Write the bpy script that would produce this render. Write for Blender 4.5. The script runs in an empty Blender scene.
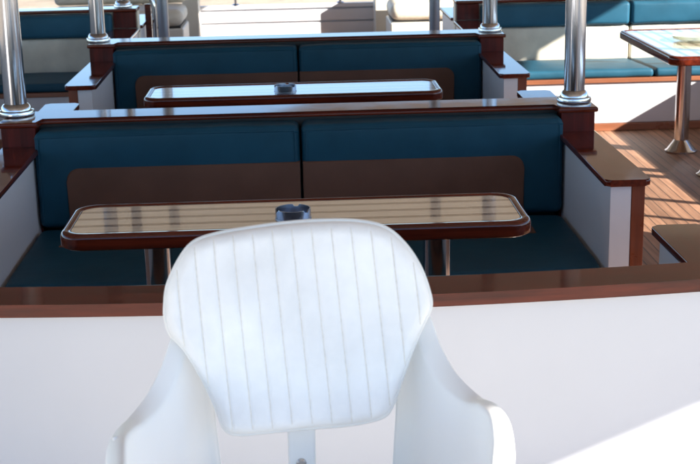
import bpy, bmesh, math, random
from mathutils import Vector, Matrix, noise
random.seed(7)
S = bpy.context.scene
C = S.collection
PI = math.pi

# ------------------------------------------------------------------ materials
def new_mat(name):
    m = bpy.data.materials.new(name); m.use_nodes = True
    nt = m.node_tree
    return m, nt, nt.nodes['Principled BSDF'], nt.nodes, nt.links

def coords(N, L, scale=(1, 1, 1), kind='Object'):
    tc = N.new('ShaderNodeTexCoord'); mp = N.new('ShaderNodeMapping')
    mp.inputs['Scale'].default_value = scale
    L.new(tc.outputs[kind], mp.inputs['Vector'])
    return mp.outputs['Vector']

def noise_tex(N, L, vec, scale, detail=4, rough=.55):
    n = N.new('ShaderNodeTexNoise'); n.inputs['Scale'].default_value = scale
    n.inputs['Detail'].default_value = detail; n.inputs['Roughness'].default_value = rough
    L.new(vec, n.inputs['Vector']); return n.outputs['Fac']

def ramp(N, L, fac, stops):
    r = N.new('ShaderNodeValToRGB'); e = r.color_ramp.elements
    while len(e) < len(stops): e.new(.5)
    for k, (p, c) in enumerate(stops):
        e[k].position = p; e[k].color = (*c, 1)
    L.new(fac, r.inputs['Fac']); return r.outputs['Color']

def bump(N, L, b, h, strength=.2, dist=.002):
    n = N.new('ShaderNodeBump'); n.inputs['Strength'].default_value = strength
    n.inputs['Distance'].default_value = dist
    L.new(h, n.inputs['Height']); L.new(n.outputs['Normal'], b.inputs['Normal'])

def math_n(N, L, op, a, b=None, c=None):
    n = N.new('ShaderNodeMath'); n.operation = op
    for i, v in enumerate((a, b, c)):
        if v is None: continue
        if isinstance(v, (int, float)): n.inputs[i].default_value = v
        else: L.new(v, n.inputs[i])
    return n.outputs[0]

def mix_col(N, L, fac, a, b):
    n = N.new('ShaderNodeMix'); n.data_type = 'RGBA'
    if isinstance(fac, (int, float)): n.inputs[0].default_value = fac
    else: L.new(fac, n.inputs[0])
    for i, v in ((6, a), (7, b)):
        if isinstance(v, tuple): n.inputs[i].default_value = (*v, 1)
        else: L.new(v, n.inputs[i])
    return n.outputs[2]

def simple(name, col, rough=.5, var=.12, nscale=6, metal=0, coat=0, bmp=0, bscale=60, spec=.5, rvar=.0):
    m, nt, b, N, L = new_mat(name)
    v = coords(N, L)
    f = noise_tex(N, L, v, nscale)
    lo = tuple(c * (1 - var) for c in col); hi = tuple(min(1, c * (1 + var)) for c in col)
    L.new(ramp(N, L, f, [(.3, lo), (.7, hi)]), b.inputs['Base Color'])
    b.inputs['Roughness'].default_value = rough
    if rvar:
        f2 = noise_tex(N, L, v, nscale * 5)
        r = N.new('ShaderNodeMapRange'); L.new(f2, r.inputs['Value'])
        r.inputs['From Min'].default_value = .3; r.inputs['From Max'].default_value = .7
        r.inputs['To Min'].default_value = max(0.01, rough - rvar); r.inputs['To Max'].default_value = rough + rvar
        L.new(r.outputs[0], b.inputs['Roughness'])
    b.inputs['Metallic'].default_value = metal
    b.inputs['Coat Weight'].default_value = coat; b.inputs['Coat Roughness'].default_value = .05
    b.inputs['Specular IOR Level'].default_value = spec
    if bmp: bump(N, L, b, noise_tex(N, L, v, bscale, 3), bmp)
    return m

def wood(name, dark, light, axis='X', rough=.12, coat=.6, grain=1.0, spec=.5):
    m, nt, b, N, L = new_mat(name)
    s = {'X': (1.2, 26, 26), 'Y': (26, 1.2, 26), 'Z': (26, 26, 1.2)}[axis]
    v = coords(N, L, s)
    f = noise_tex(N, L, v, 1.6 * grain, 6, .6)
    L.new(ramp(N, L, f, [(.28, dark), (.72, light)]), b.inputs['Base Color'])
    v2 = coords(N, L)
    f2 = noise_tex(N, L, v2, 9, 4)
    r = N.new('ShaderNodeMapRange'); L.new(f2, r.inputs['Value'])
    r.inputs['From Min'].default_value = .3; r.inputs['From Max'].default_value = .7
    r.inputs['To Min'].default_value = rough * .7; r.inputs['To Max'].default_value = rough * 1.6
    L.new(r.outputs[0], b.inputs['Roughness'])
    b.inputs['Coat Weight'].default_value = coat; b.inputs['Coat Roughness'].default_value = .04
    b.inputs['Specular IOR Level'].default_value = spec
    bump(N, L, b, f, .015, .0006)
    return m

def vinyl(name, col, rough=.42):
    m, nt, b, N, L = new_mat(name)
    v = coords(N, L)
    f = noise_tex(N, L, v, 4.5, 5)
    lo = tuple(c * .86 for c in col); hi = tuple(c * 1.14 for c in col)
    L.new(ramp(N, L, f, [(.3, lo), (.7, hi)]), b.inputs['Base Color'])
    b.inputs['Roughness'].default_value = rough
    b.inputs['Specular IOR Level'].default_value = .22
    vo = N.new('ShaderNodeTexVoronoi'); vo.inputs['Scale'].default_value = 420
    L.new(v, vo.inputs['Vector'])
    big = noise_tex(N, L, v, 11, 2)
    h = math_n(N, L, 'MULTIPLY_ADD', big, 6.0, vo.outputs['Distance'])
    bump(N, L, b, h, .22, .0012)
    return m

def deck_mat():
    m, nt, b, N, L = new_mat('teak_planks')
    tc = N.new('ShaderNodeTexCoord'); sp = N.new('ShaderNodeSeparateXYZ')
    L.new(tc.outputs['Object'], sp.inputs[0])
    u = math_n(N, L, 'DIVIDE', sp.outputs['X'], .062)
    idx = math_n(N, L, 'FLOOR', u); fr = math_n(N, L, 'FRACT', u)
    wn = N.new('ShaderNodeTexWhiteNoise'); wn.noise_dimensions = '1D'; L.new(idx, wn.inputs['W'])
    vec = coords(N, L, (30, 1.4, 30))
    add = N.new('ShaderNodeVectorMath'); add.operation = 'ADD'
    cmb = N.new('ShaderNodeCombineXYZ'); L.new(math_n(N, L, 'MULTIPLY', wn.outputs['Value'], 40), cmb.inputs['Y'])
    L.new(vec, add.inputs[0]); L.new(cmb.outputs[0], add.inputs[1])
    g = noise_tex(N, L, add.outputs[0], 1.5, 6, .6)
    base = ramp(N, L, g, [(.25, (.185, .088, .050)), (.75, (.43, .240, .148))])
    tone = math_n(N, L, 'MULTIPLY_ADD', wn.outputs['Value'], .62, .66)
    hs = N.new('ShaderNodeHueSaturation'); L.new(base, hs.inputs['Color']); L.new(tone, hs.inputs['Value'])
    seam = math_n(N, L, 'LESS_THAN', fr, .085)
    col = mix_col(N, L, seam, hs.outputs[0], (.018, .015, .014))
    L.new(col, b.inputs['Base Color'])
    b.inputs['Roughness'].default_value = .5
    h = math_n(N, L, 'MULTIPLY_ADD', seam, -2.0, g)
    bump(N, L, b, h, .25, .002)
    return m

def table_mat():
    # teak and holly: pale strips with thin dark lines running along local X
    m, nt, b, N, L = new_mat('striped_varnished_wood')
    tc = N.new('ShaderNodeTexCoord'); sp = N.new('ShaderNodeSeparateXYZ')
    L.new(tc.outputs['Object'], sp.inputs[0])
    u = math_n(N, L, 'DIVIDE', math_n(N, L, 'ADD', sp.outputs['Y'], 5.0), .098)
    fr = math_n(N, L, 'FRACT', u)
    v = coords(N, L, (1.3, 30, 30))
    g = noise_tex(N, L, v, 1.6, 6, .6)
    pale = ramp(N, L, g, [(.25, (.58, .47, .36)), (.75, (.72, .61, .48))])
    dk = ramp(N, L, g, [(.25, (.09, .04, .025)), (.75, (.16, .08, .05))])
    st = math_n(N, L, 'LESS_THAN', fr, .30)
    L.new(mix_col(N, L, st, pale, dk), b.inputs['Base Color'])
    b.inputs['Roughness'].default_value = .13
    b.inputs['Coat Weight'].default_value = 1.0; b.inputs['Coat Roughness'].default_value = .03
    b.inputs['Coat IOR'].default_value = 1.6
    v2 = coords(N, L)
    bump(N, L, b, noise_tex(N, L, v2, 5, 2), .03, .004)
    return m

def steel(name, rough=.13, col=(.62, .63, .66)):
    m, nt, b, N, L = new_mat(name)
    v = coords(N, L, (14, 14, .8))
    f = noise_tex(N, L, v, 4, 5)
    L.new(ramp(N, L, f, [(.3, tuple(c * .82 for c in col)), (.7, col)]), b.inputs['Base Color'])
    b.inputs['Metallic'].default_value = 1
    r = N.new('ShaderNodeMapRange'); L.new(f, r.inputs['Value'])
    r.inputs['To Min'].default_value = rough * .6; r.inputs['To Max'].default_value = rough * 1.5
    L.new(r.outputs[0], b.inputs['Roughness'])
    return m

def canvas_mat(name='cream_canvas', through=.05):
    m, nt, b, N, L = new_mat(name)
    v = coords(N, L)
    f = noise_tex(N, L, v, 3)
    L.new(ramp(N, L, f, [(.3, (.50, .465, .43)), (.7, (.57, .53, .49))]), b.inputs['Base Color'])
    b.inputs['Roughness'].default_value = .9
    out = N['Material Output']
    tr = N.new('ShaderNodeBsdfTranslucent'); tr.inputs['Color'].default_value = (.70, .62, .50, 1)
    mx = N.new('ShaderNodeMixShader'); mx.inputs[0].default_value = through
    L.new(b.outputs[0], mx.inputs[1]); L.new(tr.outputs[0], mx.inputs[2])
    L.new(mx.outputs[0], out.inputs['Surface'])
    return m

def sand_mat():
    m, nt, b, N, L = new_mat('dry_sand')
    v = coords(N, L, (1, 1, 1))
    f = noise_tex(N, L, v, .7, 8, .7)
    f2 = noise_tex(N, L, v, .09, 4, .6)
    c1 = ramp(N, L, f, [(.3, (.22, .15, .095)), (.5, (.42, .31, .20)), (.72, (.56, .45, .32))])
    c2 = ramp(N, L, f2, [(.35, (.26, .20, .15)), (.65, (.52, .42, .30))])
    L.new(mix_col(N, L, .5, c1, c2), b.inputs['Base Color'])
    b.inputs['Roughness'].default_value = .95
    bump(N, L, b, f, .6, .15)
    return m

M = {}
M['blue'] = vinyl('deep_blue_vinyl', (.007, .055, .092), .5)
M['sunlit_blue'] = vinyl('sunlit_blue_vinyl', (.018, .088, .142), .5)  # blue vinyl lightened: sunlight on the side benches put into the base colour
M['brown'] = vinyl('dark_brown_vinyl', (.130, .062, .041), .6)
M['cream'] = vinyl('cream_vinyl', (.72, .66, .54), .5)
M['padwhite'] = vinyl('white_vinyl', (.88, .88, .87), .5)
M['pipe'] = simple('white_piping', (.80, .79, .76), .4, .05)
M['gel'] = simple('white_gelcoat', (.90, .90, .89), .42, .02, 3, spec=.4)
M['paint'] = simple('white_paint', (.69, .68, .70), .36, .02, 2.5, bmp=.03, bscale=5)
M['creampaint'] = simple('cream_paint', (.70, .66, .56), .4, .04, 3, bmp=.03, bscale=8)
M['mahog'] = wood('varnished_mahogany', (.040, .0060, .0035), (.150, .022, .009), 'X', .06, .12, spec=.4)
M['mahogY'] = wood('varnished_mahogany_long', (.040, .0060, .0035), (.150, .022, .009), 'Y', .06, .12, spec=.4)
M['post'] = wood('dark_red_mahogany', (.048, .006, .005), (.125, .015, .010), 'Z', .4, .04, spec=.2)
M['platform'] = simple('pale_grey_nonskid', (.50, .46, .40), .7, .08, 8)
M['teakZ'] = wood('red_teak_upright', (.11, .020, .008), (.25, .058, .020), 'Z', .3, .15)
M['teakX'] = wood('red_teak_trim', (.20, .065, .030), (.34, .13, .065), 'X', .3, .3)
M['deck'] = deck_mat()
M['table'] = table_mat()
M['steel'] = steel('polished_steel')
M['darksteel'] = steel('dull_grey_steel', .35, (.34, .34, .37))
M['ash'] = simple('smoked_blue_steel', (.34, .37, .43), .2, .2, 12, metal=.9)
M['canvas'] = canvas_mat()
M['thincanvas'] = canvas_mat('thin_cream_canvas', .5)  # high translucency makes the added strip glow in reflections
M['sand'] = sand_mat()
M['glass'] = simple('pale_glass', (.86, .90, .76), .05, .03)
M['glass'].node_tree.nodes['Principled BSDF'].inputs['Transmission Weight'].default_value = .75
M['bolt'] = simple('bolt_steel', (.35, .35, .37), .35, .1, 10, metal=1)
M['shadowgap'] = simple('shadow_gap_black', (.02, .02, .02), .6)  # near-black colour standing in for shade in narrow gaps
M['stitch'] = simple('grey_thread', (.80, .77, .70), .7, .1, 200)

# ------------------------------------------------------------------ mesh helpers
def link(name, bm, mat, parent=None, smooth=True, ang=38, loc=None, wn=True):
    me = bpy.data.meshes.new(name)
    if smooth:
        lim = math.radians(ang)
        for f in bm.faces: f.smooth = True
        for e in bm.edges:
            if len(e.link_faces) == 2:
                e.smooth = e.calc_face_angle(0) < lim
    bm.normal_update()
    bm.to_mesh(me); bm.free()
    me.materials.append(mat)
    o = bpy.data.objects.new(name, me); C.objects.link(o)
    if smooth and wn:
        wm = o.modifiers.new('weighted_normals', 'WEIGHTED_NORMAL'); wm.mode = 'FACE_AREA'; wm.weight = 60; wm.keep_sharp = True
    if parent: o.parent = parent
    if loc: o.location = loc
    return o

def tag(o, label, cat, group=None):
    o['label'] = label; o['category'] = cat
    if group: o['group'] = group
    return o

def thing(name, label, cat, loc=(0, 0, 0), rz=0, group=None):
    o = bpy.data.objects.new(name, None); C.objects.link(o)
    o.location = loc; o.rotation_euler = (0, 0, rz); o.empty_display_size = .2
    return tag(o, label, cat, group)

def struct(o):
    o['kind'] = 'structure'; return o

def add_box(bm, x0, x1, y0, y1, z0, z1, bev=.004, seg=2):
    r = bmesh.ops.create_cube(bm, size=1)
    vs = r['verts']
    for v in vs:
        v.co = Vector(((x0 + x1) / 2 + v.co.x * (x1 - x0), (y0 + y1) / 2 + v.co.y * (y1 - y0), (z0 + z1) / 2 + v.co.z * (z1 - z0)))
    if bev > 0:
        es = list({e for v in vs for e in v.link_edges})
        bmesh.ops.bevel(bm, geom=es, offset=bev, segments=seg, profile=.5, affect='EDGES')
    return bm

def box(*a, **k): return add_box(bmesh.new(), *a, **k)

def cushion(x0, x1, y0, y1, z0, z1, r=.04, bulge=(0, 0, 0), res=.035, nz=.002, seed=0):
    """soft rounded box; bulge pushes each pair of faces outward in the middle"""
    bm = bmesh.new()
    lo = Vector((x0, y0, z0)); hi = Vector((x1, y1, z1)); c = (lo + hi) / 2; h = (hi - lo) / 2
    n = [max(4, int((hi - lo)[i] / res)) for i in range(3)]
    n = [min(k, 60) for k in n]
    vd = {}
    def ticks(k, a):
        # denser near the ends so that the rounding is smooth
        rr = min(r / (2 * h[a]), .45)
        inner = [rr + (1 - 2 * rr) * i / k for i in range(k + 1)]
        e = [rr * q for q in (0, .1, .25, .45, .7)]
        return e + inner + [1 - q for q in reversed(e)]
    T = [ticks(n[i], i) for i in range(3)]
    def vert(i, j, k):
        key = (i, j, k)
        if key in vd: return vd[key]
        s = Vector((T[0][i], T[1][j], T[2][k])) * 2 - Vector((1, 1, 1))
        p = Vector((s.x * h.x, s.y * h.y, s.z * h.z))
        q = Vector([max(-(h[a] - r), min(h[a] - r, p[a])) for a in range(3)])
        d = p - q
        if d.length > 1e-9: p = q + d.normalized() * r
        for a in range(3):
            if bulge[a]:
                o = [b for b in range(3) if b != a]
                w = (1 - abs(s[o[0]]) ** 4) * (1 - abs(s[o[1]]) ** 4)
                p[a] += bulge[a] * w * max(-1, min(1, p[a] / h[a]))
        wp = p + c
        if nz:
            nn = noise.noise_vector(wp * 5 + Vector((seed, 0, 0))) * nz + noise.noise_vector(wp * 14 + Vector((0, seed, 0))) * nz * .35
            wp = wp + nn
        vd[key] = bm.verts.new(wp)
        return vd[key]
    L_ = [len(t) - 1 for t in T]
    def quads(fn, A, B, flip):
        for i in range(A):
            for j in range(B):
                vs = [fn(i, j), fn(i + 1, j), fn(i + 1, j + 1), fn(i, j + 1)]
                if flip: vs.reverse()
                try: bm.faces.new(vs)
                except ValueError: pass
    quads(lambda i, j: vert(i, j, 0), L_[0], L_[1], True)
    quads(lambda i, j: vert(i, j, L_[2]), L_[0], L_[1], False)
    quads(lambda i, j: vert(i, 0, j), L_[0], L_[2], False)
    quads(lambda i, j: vert(i, L_[1], j), L_[0], L_[2], True)
    quads(lambda i, j: vert(0, i, j), L_[1], L_[2], True)
    quads(lambda i, j: vert(L_[0], i, j), L_[1], L_[2], False)
    return bm

def rrect(x0, x1, y0, y1, r, seg=8, rs=None):
    rs = rs or (r, r, r, r)   # corner radii: (x1,y1),(x0,y1),(x0,y0),(x1,y0)
    pts = []
    for (cx, cy, a0), rr in zip(((x1, y1, 0), (x0, y1, 90), (x0, y0, 180), (x1, y0, 270)), rs):
        sx = -1 if cx == x1 else 1; sy = -1 if cy == y1 else 1
        if rr <= 0: pts.append((cx, cy)); continue
        for k in range(seg + 1):
            a = math.radians(a0 + 90 * k / seg)
            pts.append((cx + sx * rr + rr * math.cos(a), cy + sy * rr + rr * math.sin(a)))
    return pts

def add_prism(bm, pts, w0, w1, to3, bev=0, seg=3):
    """extrude 2D pts (ccw) between w0 and w1; to3 maps (u,v,w) to a point"""
    n = len(pts)
    a = [bm.verts.new(to3(u, v, w0)) for u, v in pts]; b = [bm.verts.new(to3(u, v, w1)) for u, v in pts]
    fs = [bm.faces.new(list(reversed(a))), bm.faces.new(b)]
    for i in range(n): bm.faces.new((a[i], a[(i + 1) % n], b[(i + 1) % n], b[i]))
    if bev:
        es = [e for f in fs for e in f.edges]
        bmesh.ops.bevel(bm, geom=es, offset=bev, segments=seg, profile=.5, affect='EDGES')
    bmesh.ops.recalc_face_normals(bm, faces=bm.faces[:])
    return bm

XY = lambda u, v, w: Vector((u, v, w))
XZ = lambda u, v, w: Vector((u, w, v))

def add_lathe(bm, prof, c=(0, 0, 0), seg=40):
    rings = []
    for r, z in prof:
        if r < 1e-6: rings.append([bm.verts.new((c[0], c[1], c[2] + z))])
        else: rings.append([bm.verts.new((c[0] + r * math.cos(2 * PI * k / seg), c[1] + r * math.sin(2 * PI * k / seg), c[2] + z)) for k in range(seg)])
    for A, B in zip(rings, rings[1:]):
        for k in range(seg):
            k2 = (k + 1) % seg
            if len(A) == 1 and len(B) == 1: continue
            if len(A) == 1: bm.faces.new((A[0], B[k2], B[k]))
            elif len(B) == 1: bm.faces.new((A[k], A[k2], B[0]))
            else: bm.faces.new((A[k], A[k2], B[k2], B[k]))
    bmesh.ops.recalc_face_normals(bm, faces=bm.faces[:])
    return bm

def catmull(pts, n=8, closed=False):
    out = []; P = [Vector(p) for p in pts]; m = len(P)
    rng = range(m) if closed else range(m - 1)
    for i in rng:
        if closed: p0, p1, p2, p3 = P[(i - 1) % m], P[i], P[(i + 1) % m], P[(i + 2) % m]
        else: p0, p1, p2, p3 = P[max(i - 1, 0)], P[i], P[i + 1], P[min(i + 2, m - 1)]
        for k in range(n):
            t = k / n
            out.append(.5 * ((2 * p1) + (p2 - p0) * t + (2 * p0 - 5 * p1 + 4 * p2 - p3) * t * t + (3 * p1 - p0 - 3 * p2 + p3) * t ** 3))
    if not closed: out.append(P[-1])
    return out

def add_tube(bm, pts, r, seg=12, closed=False, caps=True):
    P = [Vector(p) for p in pts]; m = len(P); rings = []
    up = Vector((0, 0, 1)); prevn = None
    for i in range(m):
        if closed: t = (P[(i + 1) % m] - P[(i - 1) % m]).normalized()
        else: t = (P[min(i + 1, m - 1)] - P[max(i - 1, 0)]).normalized()
        if prevn is None:
            a = up if abs(t.dot(up)) < .9 else Vector((1, 0, 0))
            nrm = (a - t * a.dot(t)).normalized()
        else: nrm = (prevn - t * prevn.dot(t)).normalized()
        prevn = nrm; bn = t.cross(nrm)
        rings.append([bm.verts.new(P[i] + (nrm * math.cos(2 * PI * k / seg) + bn * math.sin(2 * PI * k / seg)) * r) for k in range(seg)])
    for i in range(m if closed else m - 1):
        A, B = rings[i], rings[(i + 1) % m]
        for k in range(seg): bm.faces.new((A[k], A[(k + 1) % seg], B[(k + 1) % seg], B[k]))
    if caps and not closed:
        bm.faces.new(list(reversed(rings[0]))); bm.faces.new(rings[-1])
    bmesh.ops.recalc_face_normals(bm, faces=bm.faces[:])
    return bm

def copy_tree(o, parent=None):
    c = o.copy(); C.objects.link(c)
    if parent: c.parent = parent
    for ch in list(o.children): copy_tree(ch, c)
    return c

# ------------------------------------------------------------------ camera
CAM_PITCH, CAM_YAW, CAM_ROLL, CAM_H, F_PX = math.radians(15.2553), math.radians(2.04285), .022, 2.0, 1350.0
cp, sp_, cy, sy = math.cos(CAM_PITCH), math.sin(CAM_PITCH), math.cos(CAM_YAW), math.sin(CAM_YAW)
FW = Vector((sy * cp, cy * cp, -sp_)); RT0 = Vector((cy, -sy, 0)); UP0 = RT0.cross(FW)
RT = RT0 * math.cos(CAM_ROLL) - UP0 * math.sin(CAM_ROLL); UP = RT0 * math.sin(CAM_ROLL) + UP0 * math.cos(CAM_ROLL)
cam = bpy.data.cameras.new('camera'); co = bpy.data.objects.new('camera', cam); C.objects.link(co)
R = Matrix((RT, UP, -FW)).transposed().to_4x4()
R.translation = Vector((0, 0, CAM_H)); co.matrix_world = R
cam.sensor_width = 36; cam.lens = 36 * F_PX / 700
cam.clip_start = .05; cam.clip_end = 5000
cam.dof.use_dof = True; cam.dof.focus_distance = 4.0; cam.dof.aperture_fstop = 11.0
S.camera = co

# ------------------------------------------------------------------ setting
PLAT_Z = .28
struct(link('deck_floor', box(-4.05, 4.05, 3.0, 18.0, -.12, 0, 0), M['deck'], smooth=False))
struct(link('helm_platform', box(-4.05, 4.05, -4, 2.95, -.12, PLAT_Z, 0), M['platform'], smooth=False))
bm = bmesh.new()
bmesh.ops.create_grid(bm, x_segments=1, y_segments=1, size=2500)
struct(link('ground', bm, M['sand'], smooth=False, loc=(0, 2000, -3.0)))

# ------------------------------------------------------------------ booth rows (double sided bench units)
AX, AO = 1.235, 1.375       # inner and outer face of an arm

def bench_side(root, yw, s, seat_len, arm_len, ztop, seed, arm_z=.735, deep=False):
    """one bench on side s (-1 faces the camera) of a wall whose face is at yw"""
    def yy(a, b): return (min(yw + s * a, yw + s * b), max(yw + s * a, yw + s * b))
    for q, (x0, x1) in enumerate(((-AX + .008, -.004), (.004, AX - .008))):
        y0, y1 = yy(-.055 if deep else .004, .115)
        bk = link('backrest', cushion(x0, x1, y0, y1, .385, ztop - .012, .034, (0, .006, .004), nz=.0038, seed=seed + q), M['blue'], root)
        ix0, ix1 = (-1.085, -.006) if q == 0 else (.006, 1.040)
        rs = (0, .06, 0, 0) if q == 0 else (.06, 0, 0, 0)
        pts = rrect(ix0, ix1, .40, .672, 0, 8, rs)
        w0, w1 = yw + s * .09, yw + s * .127
        link('back_panel', add_prism(bmesh.new(), pts, min(w0, w1), max(w0, w1), XZ, .008, 3), M['brown'], bk)
        f = yw + s * .1145; zt = ztop - .036
        wl = [(x0 + .022, f, .43), (x0 + .022, f, zt - .03), (x0 + .03, f, zt - .008), (x0 + .055, f, zt), (0.5 * (x0 + x1), f + s * .002, zt + .002), (x1 - .055, f, zt), (x1 - .03, f, zt - .008), (x1 - .022, f, zt - .03), (x1 - .022, f, .43)]
        link('piping', add_tube(bmesh.new(), catmull(wl, 6), .0036, 8), M['blue'], bk, wn=False)
        y0, y1 = yy(.116, seat_len)
        st = link('seat_cushion', cushion(x0, x1, y0, y1, .265, .385, .035, (0, 0, .006), nz=.0038, seed=seed + 5 + q), M['blue'], root)
        y0, y1 = yy(.13, .46)
        pts = rrect(ix0, ix1, y0, y1, 0, 8)
        link('seat_panel', add_prism(bmesh.new(), pts, .36, .3945, XY, .006, 2), M['brown'], st)
    y0, y1 = yy(0, seat_len - .06)
    link('seat_base', box(-AX + .002, AX - .002, y0, y1, .002, .262, .004), M['paint'], root)
    for sx in (-1, 1):
        xs = lambda a, b: (min(sx * a, sx * b), max(sx * a, sx * b))
        x0, x1 = xs(AX, 1.320); y0, y1 = yy(0, arm_len)
        arm = link('arm', box(x0, x1, y0, y1, .002, arm_z - .001, .003), M['paint'], root)
        x0, x1 = xs(1.321, AO); y0, y1 = yy(-.02, arm_len + .002)
        link('teak_panel', box(x0, x1, y0, y1, .002, arm_z - .001, .003), M['teakZ'], arm)
        x0, x1 = xs(1.208, 1.392); y0, y1 = yy(.0, arm_len + .03)
        rs = [0, 0, 0, 0]
        # round the two free corners
        for k, (cx, cyy) in enumerate(((x1, y1), (x0, y1), (x0, y0), (x1, y0))):
            if abs(cyy - (yw + s * (arm_len + .03))) < 1e-6: rs[k] = .022
        link('arm_cap', add_prism(bmesh.new(), rrect(x0, x1, y0, y1, 0, 6, rs), arm_z, arm_z + .028, XY, .009, 3), M['mahogY'], arm)

def booth_row(y0, label, seed):
    """y0 is the front of the cap rail; the wall is .28 deep under it"""
    root = thing('booth_bench', label, 'booth bench', (0, y0, 0), 0, 'blue booth benches across the deck')
    ztop = .853
    link('back_wall', box(-1.225, 1.225, .108, .23, .002, ztop, .003), M['shadowgap'], root)  # wall coloured near-black for the shade under the cap
    bench_side(root, .05, -1, 1.02, 1.03, ztop, seed, deep=True)
    bench_side(root, .23, 1, .92, .95, ztop, seed + 11)
    for sx in (-1, 1):
        x0, x1 = (1.226, 1.385) if sx > 0 else (-1.385, -1.226)
        link('end_post', box(x0, x1, .012, .272, .002, ztop, .004), M['post'], root)
    link('cap_rail', add_prism(bmesh.new(), [(-1.395, -.012), (-1.212, -.012), (-1.212, .095), (1.212, .095), (1.212, -.012), (1.395, -.012), (1.395, .30), (-1.395, .30)], ztop + .001, ztop + .027, XY, .009, 3), M['mahog'], root)
    return root

booth_row(6.20, 'blue and brown booth bench directly behind the nearer striped table', 1)
booth_row(9.03, 'blue and brown booth bench behind the farther table with the sky-blue gleam', 31)

# ------------------------------------------------------------------ white bulkhead nearest the camera, with its own bench on the far side
def curve_y(x): return .045 * (x / .9) ** 2
def arc_board(y0, y1, z0, z1, xa, xb, bev, seg=3, n=48):
    xs = [xa + (xb - xa) * k / n for k in range(n + 1)]
    pts = [(x, y0 + curve_y(x)) for x in xs] + [(x, y1 + curve_y(x)) for x in reversed(xs)]
    return add_prism(bmesh.new(), pts, z0, z1, XY, bev, seg)
bulk = thing('bulkhead_bench', 'long white bulkhead with varnished wooden cap behind the white chair', 'bulkhead', (0, 0, 0))
link('wall_panel', arc_board(3.262, 3.35, .002, .914, -2.2, 2.2, .002, 1), M['paint'], bulk)
link('cap_rail', arc_board(3.222, 3.372, .916, .950, -2.23, 2.23, .013, 4), M['mahog'], bulk)
bench_side(bulk, 3.64, 1, .80, .83, .853, 61)
link('back_wall', box(-1.375, 1.375, 3.46, 3.638, .002, .853, .003), M['mahog'], bulk)

# ------------------------------------------------------------------ poles
def pole(name, label, x, y, z0, z1, r, mat, flange=True, group=None):
    t = thing(name, label, 'pole', (x, y, z0), 0, group)
    link('shaft', add_lathe(bmesh.new(), [(r, 0), (r, z1 - z0)], seg=48), M[mat], t)
    if flange:
        link('flange', add_lathe(bmesh.new(), [(r + .0005, .001), (r * 1.62, .001), (r * 1.66, .010), (r * 1.60, .022), (r * 1.36, .026), (r * 1.32, .040), (r * 1.16, .052), (r + .0005, .056)], seg=48), M['steel'], t)
    return t
AWN = 2.9
G = 'steel poles holding up the awning'
pole('awning_pole', 'polished steel pole on the right end post of the nearer booth', 1.312, 6.345, .882, AWN - .02, .049, 'steel', True, G)
pole('awning_pole', 'thick polished steel pole on the left end post of the nearer booth', -1.392, 6.40, .882, AWN - .02, .052, 'steel', True, G).location.x = -1.345
pole('awning_pole', 'polished steel pole on the left end post of the farther booth', -1.34, 9.175, .882, AWN - .02, .049, 'steel', True, G)
pole('awning_pole', 'polished steel pole on the right end post of the farther booth', 1.31, 9.175, .882, AWN - .02, .049, 'steel', True, G)
pole('awning_pole', 'dull grey pole rising in front of the left cream sofa', -1.215, 12.42, 0, AWN - .02, .05, 'darksteel', False, G)
pole('awning_pole', 'dull grey pole rising in front of the right cream sofa', 1.262, 12.42, 0, AWN - .02, .05, 'darksteel', False, G)

# ------------------------------------------------------------------ tables
def table(label, cx, cy_, ztop, L_, W_, rz, legs, r=.085, rim=.036):
    t = thing('table', label, 'table', (cx, cy_, 0), rz, 'striped wooden tables on steel legs')
    hx, hy = L_ / 2, W_ / 2
    link('table_top', add_prism(bmesh.new(), rrect(-hx + rim, hx - rim, -hy + rim, hy - rim, r - rim * .6, 10), ztop - .030, ztop, XY), M['table'], t, smooth=False)
    # wooden rim round the striped panel, a little proud of it
    bm = bmesh.new()
    out = rrect(-hx, hx, -hy, hy, r, 10); inn = rrect(-hx + rim, hx - rim, -hy + rim, hy - rim, r - rim * .6, 10)
    n = len(out)
    prof = [(out, 1, ztop - .05), (out, 0, ztop - .056), (out, 0, ztop - .010), (out, .35, ztop + .001), (out, 1, ztop + .004)]
    def ins(k, d):
        return Vector(out[k]) + (Vector(inn[k]) - Vector(out[k])) * d
    rows = []
    for d, z in ((.22, ztop - .052), (0, ztop - .044), (0, ztop - .014), (.07, ztop - .004), (.22, ztop + .003), (.5, ztop + .005), (.85, ztop + .004), (1.0, ztop - .002), (1.0, ztop - .052), (.22, ztop - .052)):
        rows.append([bm.verts.new((*ins(k, d), z)) for k in range(n)])
    for A, B in zip(rows, rows[1:]):
        for k in range(n): bm.faces.new((A[k], A[(k + 1) % n], B[(k + 1) % n], B[k]))
    bmesh.ops.remove_doubles(bm, verts=bm.verts[:], dist=1e-5)
    bmesh.ops.recalc_face_normals(bm, faces=bm.faces[:])
    link('rim', bm, M['mahog'], t, ang=50)
    for lx, ly in legs:
        lg = link('leg', add_lathe(bmesh.new(), [(.05, .05), (.05, ztop - .054)], (lx, ly, 0), 40), M['steel'], t)
        link('foot', add_lathe(bmesh.new(), [(.0, .002), (.112, .002), (.112, .010), (.098, .020), (.060, .070), (.051, .085)], (lx, ly, 0), 40), M['steel'], lg)
        link('mount', add_lathe(bmesh.new(), [(.051, ztop - .08), (.075, ztop - .065), (.075, ztop - .0545)], (lx, ly, 0), 40), M['bolt'], lg)
    return t
table('striped wooden table nearest the white chair', -.022, 4.665, .80, 1.63, .45, 0, ((-.50, 0), (.50, 0)))
table('striped wooden table with sky-blue gleam, between the two booths', -.030, 7.445, .80, 1.63, .45, 0, ((-.50, 0), (.50, 0)))
table('sunny striped table in front of the right-hand side bench', 2.67, 8.745, .83, 1.42, .84, PI / 2, ((-.30, .0), (.47, .0)))
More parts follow.
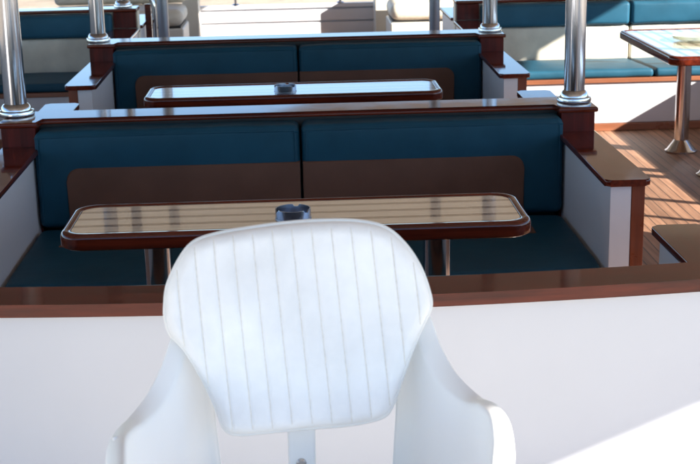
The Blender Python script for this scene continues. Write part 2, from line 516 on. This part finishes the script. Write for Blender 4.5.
table('striped table beside the sunny side bulwark, level with the nearer booth', 2.92, 5.60, .83, 1.48, .84, PI / 2, ((-.30, .0), (.47, .0)))

def ashtray(label, x, y, z, r=.064, h=.058):
    t = thing('ashtray', label, 'ashtray', (x, y, z), .35, 'steel ashtrays on the tables')
    bm = bmesh.new(); seg = 60
    prof = [(0, .001), (r * .98, .001), (r, .004), (r, h), (r * .93, h), (r * .90, h * .35), (0, h * .30)]
    add_lathe(bm, prof, seg=seg)
    # three cigarette notches pressed into the lip
    for v in bm.verts:
        if v.co.z > h - .001:
            a = math.degrees(math.atan2(v.co.y, v.co.x)) % 120
            if abs(a - 60) < 7: v.co.z -= .008
    link('bowl', bm, M['ash'], t, ang=30)
    link('lip', add_lathe(bmesh.new(), [(r * .99, h * .18), (r * 1.03, h * .18), (r * 1.03, h * .30), (r * .99, h * .30)], seg=seg), M['bolt'], t)
    return t
ashtray('round blue steel ashtray on the table nearest the chair', -.034, 4.565, .802, .062, .045)
ashtray('round blue steel ashtray on the table between the two booths', -.075, 7.30, .802, .060, .046)
tag(link('glass_dish', add_lathe(bmesh.new(), [(0, .001), (.11, .001), (.15, .012), (.16, .034), (.152, .034), (.14, .016), (0, .010)], (2.62, 8.80, .834), 48), M['glass']), 'shallow pale round dish on the sunny right-hand table', 'dish')

# ------------------------------------------------------------------ side benches (left and right)
def side_bench(sx, label, y_add=0):
    t = thing('side_bench', label, 'bench', (0, 10.97 + y_add, 0), 0, 'blue and cream side benches')
    def xs(a, b): return (min(sx * a, sx * b), max(sx * a, sx * b))
    X0, XM, X1 = 1.47, 2.68, 3.93
    a, b = xs(X0, X1)
    link('seat_base', box(a, b, -.95, -.02, .06, .366, .004), M['paint'], t)
    link('toe_board', box(a, b, -.965, -.9, .002, .058, .003), M['teakX'], t)
    link('seat_trim', box(a, b, -.968, -.90, .368, .402, .006, 3), M['teakX'], t)
    for q, (p, r_) in enumerate(((X0 + .01, XM - .006), (XM + .006, X1 - .01))):
        a, b = xs(p, r_)
        cb = cushion(a, b, -.955, -.12, .404, .468, .026, (0, 0, .008), nz=.004, seed=90 + q + 5 * sx)
        for v in cb.verts: v.co.z -= .035 * (v.co.y + .955) / .835          # the seat slopes back
        link('seat_cushion', cb, M['sunlit_blue'], t)
        link('lumbar_cushion', cushion(a, b, -.13, -.03, .42, .70, .02, (0, .006, 0), nz=.003, seed=95 + q), M['cream'], t)
        link('head_cushion', cushion(a, b, -.16, -.03, .705, .888, .03, (0, .008, 0), nz=.004, seed=99 + q), M['sunlit_blue'], t)
    a, b = xs(1.28, X1)
    link('back_wall', box(a, b, -.02, .12, .002, .892, .003), M['creampaint'], t)
    link('cap_rail', add_prism(bmesh.new(), rrect(a, b, -.07, .17, .012, 4), .893, .920, XY, .009, 3), M['mahog'], t)
    a, b = xs(1.285, X0 - .004)
    link('end_panel', box(a, b, -.98, -.03, .002, .735, .003), M['paint'], t)
    link('end_panel', box(a, b, .13, 1.0, .002, .735, .003), M['paint'], t)
    a, b = xs(1.262, X0 + .016)
    link('arm_cap', add_prism(bmesh.new(), rrect(a, b, -1.0, -.055, .018, 4), .736, .762, XY, .008, 3), M['mahogY'], t)
    link('arm_cap', add_prism(bmesh.new(), rrect(a, b, .15, 1.02, .018, 4), .736, .762, XY, .008, 3), M['mahogY'], t)
    a, b = xs(1.290, X0)
    link('end_post', box(a, b, -.052, -.021, .764, .890, .003), M['post'], t)
    return t
side_bench(1, 'blue and cream cushioned bench along the right, half in sunlight')
side_bench(-1, 'blue and cream cushioned bench at far left, all in shade', .05)
pole('awning_pole', 'flanged steel pole on the cap rail of the shaded left bench', -1.40, 11.07, .922 + .0, AWN - .02, .045, 'steel', True, G)

rl = thing('curved_handrail', 'curved steel handrail beside the end of the shaded left bench', 'handrail', (-1.22, 11.5, 0))
link('tube', add_tube(bmesh.new(), catmull([(-.06, 0, 1.06), (-.03, 0, 1.0), (.012, 0, .92), (.022, 0, .82), (.022, 0, .6), (.022, 0, .002)], 8), .019, 14), M['steel'], rl)
link('side_board', box(-.055, -.003, .0, .03, .002, .90, .004), M['mahog'], rl)

# ------------------------------------------------------------------ stern: sofas, cream cheek walls, white bulwark, stanchions
def sofa(xa, xb, label, sx):
    t = thing('sofa', label, 'sofa', ((xa + xb) / 2, 14.9, 0), 0, 'cream sofas at the far end')
    h = (xb - xa) / 2
    link('base', box(-h, h, .02, .82, .002, .300, .02, 3), M['creampaint'], t)
    link('shade_strip', box(-h + .03, h - .03, .04, .8, .301, .318, .002), M['shadowgap'], t)  # solid near-black strip drawn as the shade under the seat cushion
    link('seat_cushion', cushion(-h, h, 0, .78, .319, .505, .085, (0, 0, .01), nz=.006, seed=120 + sx), M['cream'], t)
    link('backrest', cushion(-h, h, .66, .86, .51, .70, .07, (0, .015, 0), nz=.006, seed=125 + sx), M['cream'], t)
    return t
sofa(-2.75, -1.245, 'cream sofa with rounded cushion at the far left end', -1)
sofa(1.03, 2.6, 'cream sofa with rounded cushion at the far right end', 1)
for (a, b, lab) in ((-1.345, -1.155, 'cream painted low wall beside the left cream sofa'), (.93, 1.165, 'cream painted low wall beside the right cream sofa')):
    tag(link('cheek_wall', box(a, b, 16.12, 16.46, .002, .62, .015, 3), M['creampaint']), lab, 'low wall', 'cream low walls at the stern')
bw = thing('bulwark', 'white ribbed bulwark in sunlight at the far end', 'bulwark', (0, 16.5, 0))
for z0, z1 in ((.002, .152), (.172, .306), (.328, .376)):
    link('plank', box(-4.05, 4.05, 0, .09, z0, z1, .006), M['paint'], bw)
link('core', box(-4.05, 4.05, .05, .08, .01, .368, 0), M['paint'], bw)
for x in (-1.85, -.735, .532, 1.7):
    t = thing('stanchion', 'slim steel rail stanchion on the white bulwark, %s' % {-1.85: 'behind the left cream sofa', -.735: 'left of its middle', .532: 'right of its middle', 1.7: 'behind the right cream sofa'}[x], 'stanchion', (x, 16.545, .3725), 0, 'rail stanchions on the white bulwark')
    link('post', add_lathe(bmesh.new(), [(.016, .012), (.016, .56)], seg=16), M['steel'], t)
    link('foot', add_lathe(bmesh.new(), [(0, .001), (.05, .001), (.05, .01), (.03, .02), (.0165, .024)], seg=20), M['steel'], t)
tag(link('top_rail', add_tube(bmesh.new(), [(-4, 16.545, .95), (4, 16.545, .95)], .018, 14), M['steel']), 'steel rail along the top of the stern stanchions', 'rail')

# ------------------------------------------------------------------ ship's sides
for sx, lab in ((1, 'white side bulwark on the sunny right of the deck'), (-1, 'white side bulwark on the shaded left of the deck')):
    t = thing('side_bulwark', lab, 'bulwark', (sx * 4.02, 0, 0))
    link('panel', box(-.04, .04, -4, 16.4, -1.2, .86, .004), M['paint'], t)
    link('cap_rail', box(-.07, .07, -4, 16.45, .861, .890, .008, 3), M['mahogY'], t)
    for y, r in ((8.35, .026), (7.47, .045), (6.77, .034), (6.30, .026), (9.6, .026), (12.5, .03)):
        p = thing('side_stanchion', 'steel awning stanchion on the %s side bulwark' % ('sunny' if sx > 0 else 'shaded'), 'stanchion', (sx * 4.02, y, .892), 0, 'stanchions along the side bulwarks')
        link('post', add_lathe(bmesh.new(), [(r, 0), (r, AWN - .92)], seg=20), M['steel'], p)

def awning(name, pts, z, label, mat='canvas'):
    bm = add_prism(bmesh.new(), pts, z, z + .02, XY)
    return tag(link(name, bm, M[mat], smooth=False), label, 'awning')
awning('awning', [(-6, .31), (4.6, .31), (4.98, .62), (5.18, .90), (6.05, 1.9), (5.92, 5.6), (5.98, 7.3), (6.22, 8.2), (6.22, 11.95), (-6, 11.95)], AWN, 'cream canvas awning stretched above the booths and tables')
awning('awning', [(-4.8, 13.46), (3.45, 13.46), (3.45, 14.0), (4.9, 14.0), (4.9, 18.6), (.2, 18.6), (-.8, 16.6), (-4.8, 16.6)], AWN, 'unseen canvas panel added above the far sofas for table and cap reflections')  # unseen, added for reflections; outline cut to let sun reach the bulwark
awning('awning', [(-4.9, 11.97), (4.9, 11.97), (4.9, 13.44), (-4.9, 13.44)], AWN, 'unseen thin canvas strip added to brighten the near table reflection', 'thincanvas')  # unseen, added so the near table reflects something bright and warm
awning('helm_sun_blocker', [(1.6, -.75), (3.385, -.75), (3.385, .17), (3.44, .17), (3.44, .29), (1.6, .29)], AWN, 'unseen canvas panel added to block sun from the white helm chair')  # unseen blocker, edges stepped to shade the pad and leave the right arm lit

# ------------------------------------------------------------------ helm chair
chair = thing('helm_chair', 'white helm chair with pleated back pad in the foreground', 'chair', (0, 2.0, PLAT_Z))
CO = Vector((0, 2.0, PLAT_Z))
TH = math.radians(14)
PO = Vector((0, 2.2, 1.23))
PV = Vector((0, math.sin(TH), math.cos(TH))); PN = Vector((0, -math.cos(TH), math.sin(TH))); PU = Vector((1, 0, 0))
# outline of the pad in its own plane, metres (u to the right, v up)
PAD = [(-0.0898, 0.175), (-0.0227, 0.1815), (0.0375, 0.1834), (0.0942, 0.1804), (0.1404, 0.1678), (0.174, 0.1373), (0.198, 0.0978), (0.2114, 0.0576), (0.214, 0.0299), (0.1993, -0.0007), (0.1789, -0.0451), (0.1583, -0.098), (0.1414, -0.1407), (0.1219, -0.1582), (0.0715, -0.1677), (0.0023, -0.1712), (-0.0719, -0.1754), (-0.1218, -0.1779), (-0.1455, -0.1667), (-0.1602, -0.1264), (-0.182, -0.0765), (-0.2095, -0.0282), (-0.2326, -0.0016), (-0.2397, 0.0244), (-0.2398, 0.0467), (-0.234, 0.0826), (-0.213, 0.1248), (-0.1881, 0.1532), (-0.1483, 0.1665)]
OUT = [Vector((p[0], p[1])) for p in catmull([(u, v, 0) for u, v in PAD], 6, True)]
def pad_point(u, v, h): return PO + PU * u + PV * v + PN * h - CO
def edge_dist(u, v):
    best = 9
    p = Vector((u, v)); m = len(OUT)
    for i in range(m):
        a = OUT[i]; b = OUT[(i + 1) % m]; ab = b - a
        t = max(0, min(1, (p - a).dot(ab) / max(ab.length_squared, 1e-12)))
        best = min(best, (p - a - ab * t).length)
    return best
def span(u):
    vs = []
    m = len(OUT)
    for i in range(m):
        a = OUT[i]; b = OUT[(i + 1) % m]
        if (a.x <= u < b.x) or (b.x <= u < a.x): vs.append(a.y + (b.y - a.y) * (u - a.x) / (b.x - a.x))
    return (min(vs), max(vs)) if vs else None
PLEAT = .0338; PK = .075; POFF = -.0075
def pad_h(u, v, d):
    rr = .024
    h = rr * math.sqrt(max(0, 1 - (1 - min(d, rr) / rr) ** 2))
    f = max(0, min(1, (d - .002) / .014))
    s = (u + PK * v * (1 + .6 * u) - POFF) / PLEAT
    fr = s - math.floor(s + .5)
    h += f * (.0016 * (1 - (2 * abs(fr)) ** 2 * 0 - math.exp(-(abs(fr) / .13) ** 2)))
    h -= f * .0020 * math.exp(-(abs(fr) / .045) ** 2)
    h += .012 * min(1, d / .12) ** .8
    n = noise.noise(Vector((u * 13, v * 9, 3.1))) * .0008 + noise.noise(Vector((u * 40, v * 16, 7))) * .0004
    return h + n * f
def make_pad():
    bm = bmesh.new()
    u0 = min(p.x for p in OUT) + .0006; u1 = max(p.x for p in OUT) - .0006
    NC, NR = 236, 74
    cols = []
    for i in range(NC + 1):
        t = i / NC
        t = t - .92 * math.sin(2 * PI * t) / (2 * PI) * .35
        u = u0 + (u1 - u0) * t
        a, b = span(u); col = []
        for j in range(NR + 1):
            w = j / NR; w = w - math.sin(2 * PI * w) / (2 * PI) * .45
            v = a + (b - a) * w
            d = 0 if j in (0, NR) or i in (0, NC) else edge_dist(u, v)
            col.append(bm.verts.new(pad_point(u, v, pad_h(u, v, d))))
        cols.append(col)
    for i in range(NC):
        for j in range(NR): bm.faces.new((cols[i][j], cols[i + 1][j], cols[i + 1][j + 1], cols[i][j + 1]))
    loop = [cols[i][0] for i in range(NC + 1)] + [cols[NC][j] for j in range(1, NR + 1)] + [cols[i][NR] for i in range(NC - 1, -1, -1)] + [cols[0][j] for j in range(NR - 1, 0, -1)]
    prev = loop
    for dh, ins in ((-.012, .0), (-.026, .004), (-.034, .014)):
        cur = []
        for v in loop:
            q = v.co - (PO - CO); u = q.dot(PU); w = q.dot(PV)
            cur.append(bm.verts.new(pad_point(u * (1 - ins / .22), w * (1 - ins / .17), dh)))
        for k in range(len(loop)):
            k2 = (k + 1) % len(loop)
            bm.faces.new((prev[k2], prev[k], cur[k], cur[k2]))
        prev = cur
    bm.faces.new(prev)
    bmesh.ops.recalc_face_normals(bm, faces=bm.faces[:])
    return bm
pad = link('back_pad', make_pad(), M['padwhite'], chair, ang=60, wn=False)
link('piping', add_tube(bmesh.new(), [pad_point(p.x * 1.004, p.y * 1.005, -.004) for p in OUT], .0042, 8, True), M['pipe'], pad)
bm = bmesh.new()
for k in range(-8, 9):
    # one sewn seam down each pleat groove
    pts = []
    for j in range(60):
        v = -.18 + .37 * j / 59
        u = POFF + PLEAT * (k) - PK * v
        u = POFF + PLEAT * k - PK * v * (1 + .6 * u)
        s = span(u)
        if not s or v < s[0] + .006 or v > s[1] - .006: continue
        pts.append(pad_point(u, v, pad_h(u, v, edge_dist(u, v)) + .0008))
    if len(pts) > 3: add_tube(bm, pts, .0009, 5)
link('stitching', bm, M['stitch'], pad)

def arm_shell(st, th, zb):
    """moulded wing: stations of (x, y, z_rim) along the outer rim, from the slot behind the pad to the front of the arm"""
    P = catmull(st, 7); m = len(P); bm = bmesh.new(); rings = []
    cx = 0
    for i, p in enumerate(P):
        t = P[min(i + 1, m - 1)] - P[max(i - 1, 0)]; t.z = 0; t.normalize()
        n = Vector((t.y, -t.x, 0))                     # pick the side facing the middle of the seat
        if n.dot(Vector((cx, 1.95, 0)) - Vector((p.x, p.y, 0))) < 0: n = -n
        n = (n * .35 + Vector((1 if n.x > 0 else -1, 0, 0)) * .65).normalized()
        k = i / (m - 1)
        thk = th * (1 if k > .35 else .75 + .25 * k / .35)
        # outer wall, a broad rim band that slopes outward, a tight inner edge, then the inner wall
        w_ = max(0, min(1, (p.y - 1.86) / .32)); w_ = w_ * w_ * (3 - 2 * w_)      # the band tips inward behind the arm rest
        o1 = [(0, -.022), (.0010, -.0175), (.0045, -.0135), (thk * .50, -.0050), (thk - .007, .0), (thk - .0035, -.0012), (thk - .0008, -.005), (thk, -.010)]
        o2 = [(0, -.010), (.0012, -.004), (.0045, -.0005), (thk * .50, -.0050), (thk - .006, -.013), (thk - .003, -.0155), (thk - .0008, -.020), (thk, -.026)]
        rim = [(a0 + (b0 - a0) * w_, a1 + (b1 - a1) * w_) for (a0, a1), (b0, b1) in zip(o1, o2)]
        prof = [(.030, zb), (.012, (zb + p.z) / 2), (.003, p.z - .06)] + [(d, p.z + h) for d, h in rim]
        prof += [(thk + .004, p.z - .05), (thk + .010, (zb + p.z) / 2), (thk + .022, zb)]
        rings.append([bm.verts.new(Vector((p.x, p.y, 0)) + n * d + Vector((0, 0, z)) - CO) for d, z in prof])
    for A, B in zip(rings, rings[1:]):
        for q in range(len(A) - 1): bm.faces.new((A[q], A[q + 1], B[q + 1], B[q]))
        bm.faces.new((A[-1], A[0], B[0], B[-1]))
    bm.faces.new(rings[0]); bm.faces.new(list(reversed(rings[-1])))
    bmesh.ops.recalc_face_normals(bm, faces=bm.faces[:])
    es = [e for r in (rings[0], rings[-1]) for e in {e for v in r for e in v.link_edges if e.other_vert(v) in r}]
    bmesh.ops.bevel(bm, geom=list(set(es)), offset=.006, segments=3, profile=.5, affect='EDGES')
    return bm
LW = [(-.203, 2.285, 1.20), (-.211, 2.274, 1.228), (-.224, 2.258, 1.236), (-.238, 2.232, 1.213), (-.254, 2.19, 1.176), (-.275, 2.14, 1.146), (-.297, 2.07, 1.139), (-.310, 2.0, 1.149), (-.313, 1.93, 1.158), (-.304, 1.84, 1.156), (-.296, 1.76, 1.150), (-.289, 1.70, 1.135), (-.285, 1.672, 1.10)]
RW = [(.192, 2.288, 1.20), (.200, 2.278, 1.236), (.211, 2.262, 1.250), (.224, 2.235, 1.222), (.233, 2.205, 1.195), (.254, 2.145, 1.164), (.286, 2.07, 1.152), (.304, 2.0, 1.169), (.314, 1.945, 1.167), (.312, 1.89, 1.149), (.301, 1.83, 1.136), (.290, 1.75, 1.125), (.282, 1.70, 1.11), (.278, 1.672, 1.08)]
lw = link('arm_shell', arm_shell(LW, .034, .86), M['gel'], chair, ang=50, wn=False)
link('arm_shell', arm_shell(RW, .036, .86), M['gel'], chair, ang=50, wn=False)
def screw(p, n, r=.007):
    bm = add_lathe(bmesh.new(), [(0, .003), (r * .6, .003), (r, .0), (r, -.004)], seg=20)
    q = Vector((0, 0, 1)).rotation_difference(n)
    bmesh.ops.transform(bm, matrix=Matrix.Translation(p - CO) @ q.to_matrix().to_4x4(), verts=bm.verts[:])
    return bm
link('screw_cap', screw(Vector((-.301, 1.945, 1.1510)), Vector((-.42, -.1, 1)).normalized(), .0055), M['pipe'], lw)
# bracket behind the pad and its bolt
bm = bmesh.new()
add_box(bm, -.040, .010, .236, .262, .62, .86, .006, 3)
br = link('back_bracket', bm, M['gel'], chair)
link('bolt', screw(Vector((-.017, 2.2355, .962)), Vector((0, -1, 0)), .0095), M['steel'], br)
# seat, pan and pedestal, below the picture's edge
link('seat_cushion', cushion(-.235, .235, -.30, .20, .56, .65, .035, (0, 0, .012), nz=.001), M['padwhite'], chair)
link('seat_pan', cushion(-.285, .285, -.33, .325, .49, .60, .04, nz=0), M['gel'], chair)
ped = link('pedestal', add_lathe(bmesh.new(), [(.0, .002), (.18, .002), (.18, .012), (.06, .03), (.038, .05), (.038, .45), (.11, .46), (.11, .489), (0, .489)], seg=40), M['steel'], chair)

# ------------------------------------------------------------------ light
LX, LY, LZ = 1.0, -.58, .56           # towards the sun
d = Vector((LX, LY, LZ)).normalized()
elev = math.asin(d.z); az = math.atan2(d.x, d.y)
w = bpy.data.worlds.new('World'); S.world = w; w.use_nodes = True
nt = w.node_tree; bg = nt.nodes['Background']
sky = nt.nodes.new('ShaderNodeTexSky'); sky.sky_type = 'NISHITA'; sky.sun_disc = False
sky.sun_elevation = elev; sky.sun_rotation = az
sky.air_density = .85; sky.dust_density = .10; sky.ozone_density = 3.0; sky.altitude = 300
nt.links.new(sky.outputs[0], bg.inputs['Color']); bg.inputs['Strength'].default_value = .10
sl = bpy.data.lights.new('sun', 'SUN'); sl.energy = 5.0; sl.angle = math.radians(.5); sl.color = (1, .95, .87)
so = bpy.data.objects.new('sun', sl); C.objects.link(so)
so.rotation_euler = (-d).to_track_quat('-Z', 'Y').to_euler(); so.location = (8, -6, 8)

S.view_settings.view_transform = 'Standard'; S.view_settings.look = 'None'
S.view_settings.gamma = 1; S.view_settings.use_curve_mapping = False
S.view_settings.exposure = 1.74
S.cycles.use_denoising = True
S.cycles.max_bounces = 12; S.cycles.diffuse_bounces = 6; S.cycles.glossy_bounces = 6; S.cycles.transmission_bounces = 6
